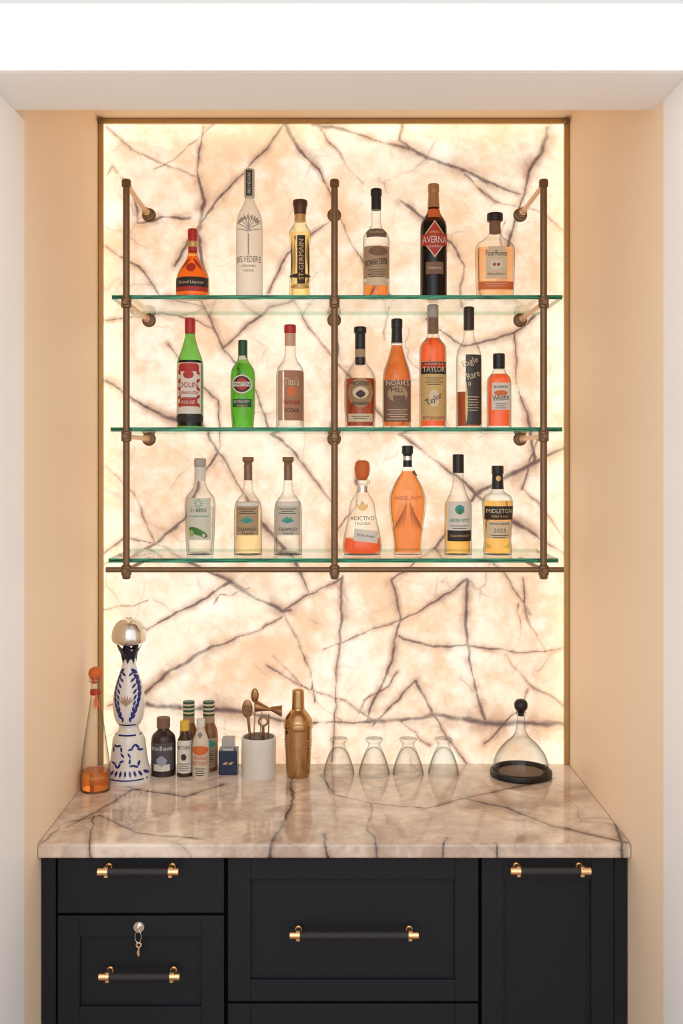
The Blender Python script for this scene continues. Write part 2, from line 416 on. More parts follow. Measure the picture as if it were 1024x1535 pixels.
tube('corner_pin_2',[(.657,-.03,2.735),(.657,-.012,2.735)],.006,bronze,f)

# ---------------- cabinet ----------------
c=empty('base_cabinet')
def cp(px,d=2.4): return (px-CX)*d/F
def cz(py,d=2.4): return ZC+(CY-py)*d/F
box('carcass',-.652,.665,-.585,-.001,.0,.8968,cabd,c)
FY=-.603
box('filler_left',-.652,cp(84),FY,-.584,.09,.8965,cab,c,bev=.001)
box('filler_right',cp(921),.665,FY,-.584,.09,.8965,cab,c,bev=.001)
def shaker(name,x0,x1,zt,zb,r=None):
    x0,x1=cp(x0),cp(x1)
    if r is None: box(name,x0,x1,FY,-.584,zb,zt,cab,c,bev=.0015); return
    a,b_,t,bo=r; a,b_=cp(a),cp(b_)
    box(name+'_stile_l',x0,a,FY,-.584,zb,zt,cab,c,bev=.0012); box(name+'_stile_r',b_,x1,FY,-.584,zb,zt,cab,c,bev=.0012)
    box(name+'_rail_t',a,b_,FY,-.584,t,zt,cab,c,bev=.0012); box(name+'_rail_b',a,b_,FY,-.584,zb,bo,cab,c,bev=.0012)
    box(name+'_panel',a-.001,b_+.001,FY+.009,-.584,bo-.001,t+.001,cab,c)
shaker('drawer_1',87,336,.8965,cz(1368))
shaker('drawer_2',87,336,cz(1372),.46,(120,302,cz(1403),cz(1508)))
shaker('drawer_5',87,336,.456,.09,(120,302,.40,.15))
shaker('drawer_3',342,717,.8965,cz(1500),(376,682,cz(1318),cz(1468)))
shaker('drawer_4',342,717,cz(1504),.09,(376,682,cz(1540),.15))
shaker('door_front',722,920,.8965,.09,(755,886,cz(1318),.15))
def handle(x0,x1,py):
    e=empty('bar_handle'); d=2.362; y=d-3; x0=cp(x0,d); x1=cp(x1,d); z=cz(py,d)
    tube('grip',[(x0+.020,y,z),(x1-.020,y,z)],.0080,leather,e,24)
    for a,sg in((x0,1),(x1,-1)):
        tube('end_cap',[(a,y,z),(a+sg*.001,y,z),(a+sg*.023,y,z)],[.0072,.0083,.0083],brass,e,24)
        tube('post',[(a+sg*.019,y,z),(a+sg*.019,FY-.001,z)],.006,brass,e)
        tube('post_ring',[(a+sg*.019,y,z-.0112),(a+sg*.019,y,z+.0112)],.0055,brass,e)
        tube('foot',[(a+sg*.019,FY-.004,z),(a+sg*.019,FY,z)],.0075,brass,e)
handle(146,268,1307); handle(765,886,1306); handle(434,628,1402); handle(148,270,1464)
e=empty('cabinet_lock_with_key'); lx,lz=cp(209),cz(1388)
tube('lock_disc',[(lx,FY-.004,lz),(lx,FY,lz)],[.012,.013],silver,e,32)
tube('lock_core',[(lx,FY-.009,lz),(lx,FY-.004,lz)],.006,silver,e,24)
box('key_blade',lx-.001,lx+.001,FY-.018,FY-.009,lz-.004,lz+.004,silver,e)
def torus_pts(cx_,cz_,r,y,rz=None): return [(cx_+r*math.cos(t),y,cz_+(rz or r)*math.sin(t)) for t in np.linspace(0,2*math.pi,25)]
tube('key_ring',torus_pts(lx,lz-.018,.007,FY-.012,.013),.0009,silver,e,8,False)
tube('key_bow',torus_pts(lx+.001,lz-.037,.005,FY-.010),.0022,copper,e,8,False)
box('key_shank',lx-.0008,lx+.0028,FY-.012,FY-.009,lz-.062,lz-.040,copper,e,bev=.0005)
box('key_teeth',lx-.003,lx-.0008,FY-.012,FY-.009,lz-.058,lz-.050,copper,e)

# ---------------- shelf unit ----------------
r_=empty('wall_mounted_shelf_frame'); PD=2.667; PY=PD-3; sp=PD/F
def pz(py): return ZC+(CY-py)*sp
PXs=[(189.5-CX)*sp,(501.5-CX)*sp,(815-CX)*sp]
for i,px in enumerate(PXs):
    tube('post_%d'%(i+1),[(px,PY,pz(866)),(px,PY,pz(269))],.0085,bronze,r_,24)
    tube('top_knob',[(px,PY,pz(281)),(px,PY,pz(279.5)),(px,PY,pz(271)),(px,PY,pz(269))],[.0085,.0118,.0118,.009],bronze,r_,24)
    tube('bottom_knob',[(px,PY,pz(868)),(px,PY,pz(866)),(px,PY,pz(862))],[.008,.0105,.0105],bronze,r_,24)
    for j,py in enumerate((277,454,654,855)):
        z=pz(py)
        if j: tube('clamp_collar',[(px,PY,z-.0135),(px,PY,z-.0115),(px,PY,z+.0115),(px,PY,z+.0135)],[.009,.0128,.0128,.009],bronze,r_,24)
        if j: tube('clamp_screw',[(px,PY-.018,z),(px,PY-.010,z)],[.006,.008],bronze,r_,16)
        if j<3:
            tube('standoff_rod',[(px,PY,z),(px,-.001,z)],.0062,copper,r_,20)
            tube('standoff_sleeve',[(px,-.060,z),(px,-.058,z),(px,-.022,z),(px,-.020,z)],[.007,.010,.010,.008],copper,r_,24)
            tube('wall_flange',[(px,-.020,z),(px,-.018,z),(px,-.005,z),(px,-.0035,z),(px,-.001,z)],[.010,.0165,.0165,.0195,.0195],bronze,r_,28)
            tube('sleeve_ring',[(px,-.040,z),(px,-.034,z)],.0125,bronze,r_,24)
        else:
            tube('shelf_arm',[(px,PY,pz(855)),(px,-.001,pz(855))],.005,bronze,r_,16)
tube('bottom_rail',[((159-CX)*sp,PY,pz(854)),((845-CX)*sp,PY,pz(854))],.0068,bronze,r_,20)
# glass shelves
sg=G('shelf_glass',(.985,.99,.98),1.0,ior=1.22,rough=.01)
m,N,L=nm('shelf_glass_edge'); b=N['Principled BSDF']; b.inputs['Roughness'].default_value=.15; b.inputs['Specular IOR Level'].default_value=.3
t=N.new('ShaderNodeTexCoord'); mp=N.new('ShaderNodeMapping'); mp.inputs['Scale'].default_value=(14,1,420); nn=N.new('ShaderNodeTexNoise'); nn.inputs['Scale'].default_value=1; nn.inputs['Detail'].default_value=3
L.new(t.outputs['Object'],mp.inputs[0]); L.new(mp.outputs[0],nn.inputs['Vector'])
cr=N.new('ShaderNodeValToRGB'); cr.color_ramp.elements[0].position=.38; cr.color_ramp.elements[0].color=(.002,.060,.028,1); cr.color_ramp.elements[1].position=.68; cr.color_ramp.elements[1].color=(.05,.42,.22,1)
L.new(nn.outputs['Fac'],cr.inputs[0]); L.new(cr.outputs[0],b.inputs['Base Color']); edgem=m
backm=G('shelf_back_edge',(.55,.80,.66),1.0,ior=1.2)
SH=[]
for (x0,x1,ztop) in ((168,843,ZC+247.5*2.685/F),(166,843,ZC+49.5*2.685/F),(163,837,ZC-147*2.685/F)):
    X0=(x0-CX)*2.685/F; X1=(x1-CX)*2.685/F; y0=-.318; y1=-.022; T=.0105
    e=empty('glass_shelf'); SH.append(ztop)
    o=box('pane',X0,X1,y0,y1,ztop-T,ztop,sg,e); o.data.materials.append(edgem); o.data.materials.append(backm)
    for p in o.data.polygons:
        if abs(p.normal.z)<.5: p.material_index=2 if p.normal.y>.5 else 1
S1,S2,S3=[q+.0004 for q in SH]

# ---------------- bottles, shelf 1 ----------------
D1,D2,D3=2.74,2.76,2.80
b=B('orange_liqueur_bottle',289,D1,S1,[(6,345),(6.5,375),(9,388,8),(22,408,8),(25,420),(25,441,3)],aglass)
b.liq(385,RQ('cognac_liqueur',(.90,.33,.09))); b.cap([(5,343),(7.5,344),(7.5,356),(7,357),(7,378),(6,379)],red); b.lab(0,429,24,10.5,darkl); b.lab(0,436,24,3,redl,off=.001)
b.txt('Grand Liqueur',0,427,38,cream,h=6); b.lab(0,404,7,7,redl,'ell',off=.002); b.lab(-8,397,2,11,redl,'leaf',rot=-.6,off=.002); b.lab(8,397,2,11,redl,'leaf',rot=.6,off=.002); b.cap([(7,362),(7.6,363),(7.6,370),(7,371)],goldi,'neck_band')
b=B('frosted_vodka_bottle',374,D1,S1,[(6.5,280),(6.5,298),(9,306,8),(19,325,14),(20,345,8),(20,441,3)],frost)
b.cap([(7,254),(7.8,255),(7.8,296),(7,297)],P('smoke_cap',(.50,.49,.45),.3,var=.05)); b.lab(0,276,4.6,19,P('charcoal_cap_band',(.03,.05,.05),.4,var=.3),off=.0028,name='cap_band'); b.txt('BELVEDERE',0,276,32,wlab,h=4,rot=math.pi/2,off=.0034); b.txt('BELVEDERE',0,392,36,P('blue_grey_ink',(.05,.055,.07),.5,var=.1),h=9); b.txt('ORGANIC',0,402,22,ink,h=3.5); b.txt('VODKA',0,409,16,ink,h=3.5)
gr=P('frost_tree',(.36,.33,.29),.5,var=.1)
for i in range(9):
    a=(i-4)*.33; b.lab(math.sin(a)*9,352-math.cos(a)*16,.7,15,gr,'leaf',rot=-a,off=.0009,name='tree_branch')
    b.lab(math.sin(a)*14,338-math.cos(a)*8,1.6,5,gr,'leaf',rot=-a+.5,off=.0009,name='tree_leaf')
b.lab(0,370,1,16,gr,off=.0009)
b=B('elderflower_liqueur_bottle',450,D1,S1,[(8,318),(9,335),(17,348,8),(18,352),(14,385,20),(17,430,8),(18,441,2)],yglass,seg=8,rc=4,rot=.5)
b.liq(350,pale,.9); b.cap([(9,300),(11,301),(11,309),(10,310),(9,320),(9,322)],P('bronze_stopper',(.10,.05,.03),.35,metal=.5,var=.1)); b.cap([(8.6,322),(8.6,332)],goldi,'neck_foil')
b.lab(2,392,6,36,darkl,off=.0016); b.lab(-8,390,2,26,goldi,'leaf',off=.0014); b.lab(11,380,1.6,22,goldi,'leaf',off=.0014); b.txt('ST-GERMAIN',2,392,60,goldi,h=7,rot=math.pi/2,off=.0024); b.lab(0,432,14,4,goldi,'ell',off=.002)
b.lab(0,416,16,4,ink,'leaf',off=.002); b.lab(-12,395,1.2,34,ink,'leaf',off=.0014); b.lab(13,395,1.2,34,ink,'leaf',off=.0014)
b=B('bourbon_bottle',564,D1,S1,[(7,290),(7,335),(10,344,8),(19,352,8),(20,362),(20,441,3)],clear)
b.liq(424,amber); b.cap([(6,283),(8.5,284),(8.5,293),(7.5,294),(7.5,314),(7,315)],black); b.lab(0,396,18.5,24,tan,off=.0009); b.lab(0,352,15,7,P('dark_neck_label',(.16,.11,.08),.6,var=.2),off=.0009); b.lab(2,380,14,7,brownl,'ell',off=.0013); b.txt('ROWAN CREEK',0,396,34,ink,h=9,rot=.12,off=.002); b.lab(0,425,16,6,cream,off=.0012); b.lines(0,408,13,4,ink); b.txt('BOURBON',0,351,20,cream,h=4)
b=B('amaro_bottle',650,D1,S1,[(7,305),(8,312),(10,320,6),(19,334,8),(20,345),(20,441,3)],dglass)
b.liq(335,blackL); b.cap([(7,276),(8.5,277),(8.5,288),(7.8,289),(9,310),(9.5,312)],coppc); b.lab(0,322,9,7,orgl,off=.001)
b.lab(0,362,20,28,cream,'dia',off=.0007); b.lab(0,362,18.4,25,redl,'dia',off=.0011); b.lab(0,363,19.4,8.5,redl,off=.0013); b.txt('AVERNA',0,363,36,wlab,h=10,off=.002); b.txt('AMARO',0,352,15,goldi,h=4,off=.002); b.txt('SICILIANO',0,373,18,wlab,h=3.5,off=.002); b.lab(0,405,13,9,brownl,off=.0008); b.txt('Liquore',0,405,18,wlab)
b=B('flat_bourbon_bottle',742,D1,S1,[(8,330),(8,348),(12,356,8),(27,365,9),(30,376,10),(29,425,10),(27,441,4)],clear,k=.5,n=2.6)
b.liq(372,peach,.93); b.cap([(11,320),(12,321),(12,331),(11,332)],black); b.cap([(8.5,332),(8.5,350)],brownl,'neck_label'); b.lab(0,396,16,24,cream,'arch',off=.0008); b.txt('FourRoses',0,382,32,ink,h=8); b.lab(0,399,10,8,wlab,'ell',off=.0012); b.lab(-3,399,2.4,2.4,redl,'ell',off=.0016); b.lab(3,399,2.4,2.4,redl,'ell',off=.0016); b.txt('SMALL BATCH',0,413,26,ink,h=3); b.lab(0,430,26,6,orgl,off=.0008); b.lines(0,427,16,2,cream,gap=4)
# shelf 2
b=B('vermouth_bottle',285,D2,S2,[(7,495),(7.5,505),(12,522,10),(19,540,10),(20,550),(20,640,3)],gglass)
b.liq(541,LQ('dark_vermouth',(.30,.12,.10))); b.cap([(6.5,477),(8,478),(8,499),(7.5,500)],red); b.lab(0,583,18,38,wlab); b.lab(0,552,15,6,redl,'arch',off=.001); b.txt('DOLIN',0,578,27,redl,h=8); b.lab(0,563,8,6,redl,'ell',off=.001); b.txt('VERMOUTH',0,590,28,redl,h=5); b.lab(0,604,13,6,redl,off=.001); b.txt('ROUGE',0,604,20,wlab,h=5,off=.002); b.lines(0,597,12,1,ink); b.lab(0,628,20,5,darkl,off=.0006)
for sx in(-14,14):
    for q in range(5): b.lab(sx,560+q*12,2,4,redl,'leaf',rot=.5*(-1)**q,off=.0011,name='ornament')
b=B('green_vermouth_bottle',364,D2,S2,[(6,515),(6.5,530),(8,541,8),(17,553,8),(18.5,562),(18.5,612,8),(16,640,3)],gglass)
b.liq(545,greenL); b.cap([(6,510),(7,511),(7,535),(6.5,536)],green_c); b.lab(0,537,5,3,wlab,off=.003); b.lab(0,577,15,14,wlab,'ell',off=.0008); b.lab(0,577,13,12,ink,'ell',off=.0011); b.lab(0,577,9,9,redl,'ell',off=.0014); b.lab(0,577,15,3.4,wlab,off=.0017); b.txt('MARTINI',0,577,26,ink,h=4.5,off=.0024); b.lab(0,605,14,6,green_c,off=.0008); b.txt('EXTRA DRY',0,603,24,wlab,h=4); b.txt('VERMOUTH',0,609,18,goldi,h=2.5)
b=B('vodka_bottle',435,D2,S2,[(8,495),(8,532),(11,541,8),(19,551,9),(21,562),(21,640,4)],clear)
b.liq(556,watr,.9); b.cap([(8,487),(9,488),(9,499),(8,500)],red); b.cap([(8.3,500),(8.3,518)],P('foil_cap',(.6,.35,.25),.4,var=.1),'neck_wrap'); b.lab(6,594,14,37,P('craft_label',(.36,.18,.10),.6,var=.12,bscale=40)); b.lab(-14,594,3.5,37,P('craft_label_edge',(.50,.32,.23),.6,var=.1)); b.txt("Tito's",3,573,22,cream,h=12); b.txt('Handmade',3,603,25,redl,h=8); b.lab(3,588,7,7,orgl,'ell',off=.0011); b.txt('VODKA',3,616,22,ink,h=6)
b=B('oval_label_bourbon_bottle',540,D2,S2,[(7,500),(7.5,535),(10,545,8),(20,557,9),(24,570),(24,610),(22,640,4)],clear)
b.liq(568,dkamb); b.cap([(8,490),(9.5,491),(9.5,499),(7.8,500),(7.8,546),(7,547)],black); b.lab(0,530,7.5,6,tan,off=.003); b.lab(0,590,18,22,tan,'ell',off=.0008); b.lab(0,590,16.5,20,P('dk_gold',(.30,.20,.09),.5,var=.2),'ell',off=.0011); b.lab(0,590,12,9,cream,'ell',off=.0014); b.txt('MICHTERS',0,576,27,ink,h=6,off=.002); b.lab(0,592,7,6,ink,'leaf',off=.0018); b.txt('BOURBON',0,606,24,ink,h=5,off=.002); b.lab(0,627,18,6,cream,off=.0008); b.lines(0,625,13,2,ink)
b=B('wax_top_bourbon_bottle',595,D2,S2,[(8,500),(8.5,520),(14,540,14),(20,555,8),(21.5,570),(21.5,640,4)],clear)
b.liq(518,RQ('brown_amber_spirit',(.72,.22,.06))); b.cap([(7,478),(8.5,479),(8.5,492),(7.8,493),(8.5,512),(9,514)],black); b.lab(0,602,20,31,brownl); b.lab(0,592,15,12,tan,'ell',off=.001); b.txt("NOAH'S",0,575,34,cream,h=8); b.txt('MILL',0,586,20,ink,h=7); b.lab(2,602,9,8,P('mill_picture',(.15,.10,.07),.6,var=.4,bscale=90),off=.0013); b.lines(0,615,15,5,cream,gap=3.5)
b=B('red_bourbon_bottle',649,D2,S2,[(8,465),(8,500),(10,507,6),(19,517,8),(20.5,527),(20.5,640,4)],clear)
b.liq(507,redamb); b.cap([(7,457),(8.5,458),(8.5,478),(8.6,499),(8,500)],greyc); b.lab(0,489,7,12,brownl,off=.003); b.lab(0,587,18.5,44,yellowl); b.lab(0,553,18.5,9,darkl,off=.0009); b.lab(0,549.5,18.5,4,redl,off=.0012); b.txt('TAYLOR',0,555,33,cream,h=8,off=.002); b.txt('COLONEL E.H.',0,547,28,cream,h=3,off=.002); b.lab(0,598,8,13,cream,'ell',off=.0011); b.txt('Taylor',0,600,26,ink,h=12,rot=.5,off=.002); b.lines(0,568,13,4,ink); b.txt('BOTTLED IN BOND',0,627,32,redl,h=4)
b=B('eagle_bourbon_bottle',703,D2,S2,[(7,470),(7.5,497),(8.5,510,8),(17,524,9),(19,535),(19.5,640,3)],clear)
b.liq(588,dkamb); b.cap([(6,460),(8,461),(8,494),(7.5,495)],P('black_brown_cap',(.035,.02,.015),.4,var=.2)); b.lab(5,585,12,52,P('smoky_black_label',(.045,.042,.042),.35,var=.4,bscale=40)); b.txt('Eagle',0,545,24,cream,h=12,rot=.35); b.txt('Rare',4,563,20,cream,h=10,rot=.35); b.lab(-6,606,2,30,goldi,'leaf'); b.lines(4,596,9,6,cream,gap=4); b.txt('10',-3,577,7,cream)
b=B('rye_whiskey_bottle',748,D2,S2,[(8,545),(8,554),(11,560,4),(17,566,5),(18,574),(18,640,3)],clear,n=2.8)
b.liq(561,redamb); b.cap([(7.5,530),(9,531),(9,552),(8,553)],black); b.lab(1,595,14,20,wlab); b.txt('BOURBON',0,581,20,ink,h=4); b.lab(0,590,10,4,orgl,'ell',off=.001); b.txt('Whistle',0,597,24,ink,h=9,rot=.12); b.lines(0,606,9,3,ink)
# shelf 3
b=B('cucumber_tequila_bottle',300,D3,S3,[(8,698),(8,722),(11,733,8),(21,744,8),(23,755),(22,800),(20,832,5)],clear)
b.liq(760,watr,.9); b.cap([(7,687),(9,688),(9,699),(8,700)],greyc); b.cap([(8.5,700),(8.5,721)],wlab,'neck_label'); b.lab(0,777,17.5,31,P('pale_label',(.60,.61,.51),.6,var=.04)); b.txt('21 SEEDS',0,764,24,ink,h=5); b.txt('CUCUMBER JALAPENO',0,773,30,teal,h=3)
for i in range(10): b.lab(math.cos(i*.628)*5,754-math.sin(i*.628)*5,.5,3,teal,'leaf',rot=i*.628-1.57,off=.001,name='sun_ray')
b.lab(-3,795,5,12,leafg,'ell',rot=1.2,off=.0012); b.lab(6,799,4,8,leafg,'ell',rot=1.0,off=.0014); b.lab(8,801,2.6,2.6,cream,'ell',off=.0017); b.lab(-10,798,3,5,P('lime_ink',(.3,.45,.12),.5,var=.2),'ell',off=.0016)
for cx_,liq_,nme in((372,goldL,'reposado_tequila_bottle'),(432,watr,'blanco_tequila_bottle')):
    b=B(nme,cx_,D3,S3,[(6.5,697),(6.5,730),(9,740,8),(19,752,10),(21,764),(21,832,4)],clear,n=2.3)
    b.liq(757,pale if liq_ is goldL else watr,.9); b.cap([(8,685),(8.5,686),(8.5,692),(6,693),(6,720)],cork)
    tl=P('craft_tequila_label_'+nme,(.40,.28,.16) if liq_ is goldL else (.52,.48,.40),.6,var=.08); b.lab(0,776,16.5 if liq_ is goldL else 18.5,25,tl); b.lab(0,755,16,3,wlab,off=.0009)
    for i in range(7): a=(i-3)*.4; b.lab(math.sin(a)*5,782-math.cos(a)*4,1.3,6,teal,'leaf',rot=-a,off=.0012,name='agave')
    b.txt('CASAMIGO',0,792,27,ink,h=5); b.lines(0,762,13,3,ink); b.txt('Tequila',0,798,18,ink,h=4)
b=B('flared_tequila_bottle',543,D3,S3,[(8,718),(8,735),(11,742,6),(18,752,10),(21,775,20),(27,800,20),(30,822,6),(27,832,3)],clear,k=.75,n=2.6)
b.liq(806,redamb,.94); b.cap([(5,690),(10,692),(12,703),(10,714),(6,720)],orgl,'stopper',rc=4); b.cap([(11,719),(12,720),(12,725),(10,726)],clear,'stopper_rim'); b.cap([(8.6,728),(8.6,738)],silver,'neck_ring'); b.lab(5,802,18,9,wlab,'rect',rot=-.12,off=.001); b.lab(0,758,4,8,goldi,'leaf',off=.001); b.lab(-5,760,2,6,goldi,'leaf',rot=.5,off=.001); b.lab(5,760,2,6,goldi,'leaf',rot=-.5,off=.001); b.txt('ADICTIVO',0,776,36,ink,h=6); b.txt('TEQUILA',0,784,24,ink,h=4.5); b.txt('Extra Anejo',5,802,26,ink,h=5,rot=-.12)
b=B('winged_bourbon_bottle',611,D3,S3,[(6.5,678),(6.5,694),(8,706,8),(20,724,12),(28,745,14),(27,765,20),(22,800,20),(20,822,6),(21,832,3)],clear,k=.55,n=2.2)
b.liq(706,RQ('copper_bourbon_liquid',(.92,.37,.12),1.25),.94); b.cap([(7,668),(8.5,669),(8.5,680),(6.8,681),(6.8,700)],black); b.cap([(7.3,684),(7.3,690)],silver,'neck_band')
wing=P('etched_wing',(.42,.11,.04),.4,var=.1)
for sg_ in(-1,1):
    for i in range(7): b.lab(sg_*(4+i*2.3),750+i*3+18,.6,24-i*2,wing,'leaf',rot=sg_*(.1+i*.05),off=.001,name='wing_feather')
b.txt("ANGEL ENVY",0,746,42,wing,h=6)
b.lab(13,708,7,6,brownl,'dia',off=.004,name='neck_tag')
b=B('single_pot_whiskey_bottle',687,D3,S3,[(7.5,700),(7.5,712),(9,730,14),(15,745,10),(20,754,6),(20.5,762),(20.5,832,4)],clear)
b.liq(752,goldL,.92); b.cap([(7.5,681),(8.5,682),(8.5,707),(8.5,709)],black); b.lab(0,779,17.5,28,wlab); b.lab(0,763,7,7,teal,'ell',off=.001); b.lab(0,766,3,5,leafg,'leaf',off=.0013); b.txt('GREEN SPOT',0,779,30,teal,h=5); b.lab(0,802,17.5,8,darkl,off=.0009); b.lines(0,787,14,2,ink,gap=4); b.txt('IRISH WHISKEY',0,802,28,goldi,h=3.5)
b=B('irish_whiskey_bottle',746,D3,S3,[(8,712),(8,733),(11,738,5),(21,744,6),(23.5,754),(21,795,20),(20,812),(22,822,4),(21,832,3)],clear)
b.liq(750,goldL,.92); b.cap([(8,698),(9,699),(9,710),(8,711),(9,731),(9.5,733)],black); b.lab(0,768,21,10,darkl,off=.0008); b.txt('MIDLETON',0,765,38,cream,h=6.5); b.txt('VERY RARE',0,773,26,goldi,h=3.5); b.lab(0,793,18,13,cream,off=.0008); b.txt('VINTAGE RELEASE',0,784,30,ink,h=3); b.txt('2023',0,794,18,brownl,h=6); b.lines(0,801,13,2,ink); b.lab(0,717,4,4,goldi,'ell',off=.0035)

# ---------------- countertop items ----------------
def dc(by): return 1364.6/(by-690)
b=B('conical_tequila_decanter',143,dc(1184),CT,[(6.5,1018),(6.5,1032),(7.5,1050,30),(13,1085,30),(21,1140,20),(23,1168,8),(22,1184,4)],G('decanter_glass',(.93,.93,.92),.05,pw_=2.2))
b.liq(1154,amber,.92); b.cap([(5,1024),(5,1018),(9,1015),(11,1009),(9,1003),(4,1000)],orgl,'stopper',rc=3); b.cap([(9,1016),(9.5,1018),(9.5,1021),(8,1022)],clear,'lip')
for q in range(6): b.lab(1+q*1.1,1048+q%2*3,.8,14,orgl,'leaf',rot=.1*(q-2),off=.004,name='tassel_strand')
b.cap([(7.6,1034),(8,1036),(8,1039),(7.6,1041)],redl,'tassel_cord'); b.txt('Tequila',0,1160,32,goldi,h=8)
b=B('painted_porcelain_decanter',198,dc(1168),CT,[(8,975),(9,990),(12,1003,10),(21,1030,16),(25,1055,14),(21,1078,8),(14,1088,4),(16,1094,4),(24,1104,10),(26,1125,14),(29,1145,14),(33,1160,6),(33,1168,2)],porc,part='porcelain_body',rc=8)
b.e.location.x-=.008
b.cap([(6,968),(21,964),(25,961),(26,954),(24.5,943),(19,933),(11,928),(5,926.5),(5,925),(.5,924.5)],silver,'silver_dome_cap',rc=4)
pet=P('black_blue_glaze',(.008,.010,.03),.25,var=.2)
V=[];Fc=[]
for j in range(28):
    a=2*math.pi*j/28; hi=j%4; zz=[962,970,974,970][hi]; rr=[21.5,17,15.5,17][hi]
    V.append((rr*b.s*math.sin(a),-rr*b.s*math.cos(a),b.z(zz)))
for j in range(28): a=2*math.pi*j/28; V.append((13*b.s*math.sin(a),-13*b.s*math.cos(a),b.z(978)))
for j in range(28): a=2*math.pi*j/28; zz=[994,988,986,988][j%4]; V.append((10.4*b.s*math.sin(a),-10.4*b.s*math.cos(a),b.z(zz)))
for q in(0,28):
    for j in range(28): Fc.append((q+j,q+(j+1)%28,q+28+(j+1)%28,q+28+j))
mk('petal_crown',V,Fc,pet,b.e)
for sgn in(-1,1):
    for i in range(9):
        t=i/8; y=1004+t*66; xw=(7+9*math.sin(t*math.pi))*sgn
        b.lab(xw+2*sgn,y,2.3,6,cobalt,'leaf',rot=sgn*(.8-t*1.6),off=.0006,name='blue_leaf'); b.lab(xw*.78,y+4,1.7,4.5,cobalt,'leaf',rot=-sgn*(.9-t),off=.0006,name='blue_leaf')
    for i in range(9):
        t=i/8; a=t*4.9+.6; b.lab(sgn*(13+8*math.cos(a)),1127-15*math.sin(a),1.7,4.6,cobalt,'leaf',rot=sgn*(a*1.0)+(-1)**i*.6,off=.0006,name='blue_leaf')
for i in range(6): a=(i-2.5)*.35; b.lab(math.sin(a)*7,1052-math.cos(a)*6,1.4,9,tan,'leaf',rot=-a,off=.0008,name='agave_emblem')
for py,hh in((1083,1.2),(1098,1),(1161,1)): b.lab(0,py,60,hh,cobalt,off=.0005,name='blue_band')
for i in range(9): b.lab((i-4)*7,1152,1.8,5,cobalt,'leaf',rot=(i-4)*.2,off=.0006,name='blue_leaf')
b=B('dark_syrup_bottle',245,dc(1160),CT,[(8,1090),(9,1094,3),(17,1101,5),(18.5,1110),(18.5,1160,4)],P('brown_bottle',(.035,.02,.02),.12,var=.1))
b.cap([(9,1075),(10,1076),(10,1090),(9,1091)],brownl); b.lab(0,1130,17,20,P('slate_label',(.075,.07,.08),.5,var=.15)); b.txt('madhava',0,1117,30,wlab,h=7); b.lab(0,1136,8,8,P('lavender_ink',(.3,.33,.42),.5,var=.2),'leaf',off=.001); b.lab(0,1146,12,5,wlab,off=.0009)
b=B('bitters_bottle',277,dc(1162),CT,[(5,1095),(6,1100,3),(10.5,1108,4),(11.5,1114),(11.5,1162,3)],P('brown_bottle_small',(.05,.02,.012),.12,var=.1))
b.cap([(6,1080),(7,1081),(7,1094),(6,1095)],P('yellow_cap',(.70,.45,.05),.4,var=.1)); b.lab(0,1132,11,24,wlab); b.txt('BITTERS',0,1118,18,ink,h=5); b.lab(0,1132,4,5,ink,'ell',off=.001); b.lines(0,1142,8,4,ink)
b=B('orange_bitters_bottle',301,dc(1164),CT,[(5,1090),(7,1096,4),(12,1110,5),(12.5,1116),(12.5,1164,3)],P('paper_wrapped_glass',(.62,.54,.42),.4,var=.05))
b.cap([(5.5,1077),(6.5,1078),(6.5,1089),(5.5,1090)],wlab); b.lab(0,1122,12.2,7,orgl,'ell'); b.txt('ORANGE',0,1133,22,orgl,h=6); b.txt('BITTERS',0,1141,22,orgl,h=6); b.lines(0,1149,8,4,ink); b.lab(0,1100,4,5,P('grey_logo',(.2,.2,.18),.5,var=.1),'dia')
for cx_,dd in((283,dc(1152)),(313,dc(1153))):
    b=B('striped_cap_bottle',cx_,dd,CT,[(7,1070),(8,1082,4),(13.5,1095,6),(14,1104),(14,1153,3)],P('amber_bottle',(.22,.08,.03),.15,var=.1),n=2.2)
    for i in range(7): b.cap([(8.2,1051+i*3),(8.8,1051.5+i*3),(8.8,1053.6+i*3),(8.2,1054+i*3)],green_c if i%2==0 else cream,'cap_stripe')
    b.cap([(8,1071),(8.5,1072),(9,1082)],tan,'neck_wrap'); b.lab(0,1125,13.5,22,tan); b.lab(0,1112,11,6,teal,'ell',off=.001); b.lines(0,1122,9,6,ink)
# navy box with glass stopper
e=empty('navy_perfume_decanter',((343-CX)*dc(1158)/F,dc(1158)-3,CT)); s_=dc(1158)/F
box('body',-14*s_,14*s_,-14*s_,14*s_,0,36*s_,navy,e,bev=.002)
box('collar',-8*s_,8*s_,-8*s_,8*s_,36*s_,38*s_,silver,e)
box('stopper',-9.5*s_,9.5*s_,-9.5*s_,9.5*s_,38*s_,53*s_,P('smoky_crystal',(.50,.47,.48),.08,trans=.5,var=.1),e,bev=.0015)
for a in(-.5,.5): 
    x=a*8*s_; mk('gold_star',[(x-.008,-14*s_-.0006,.03),(x,-14*s_-.0006,.035),(x+.008,-14*s_-.0006,.037),(x+.002,-14*s_-.0006,.028)],[(0,1,2,3)],goldi,e)
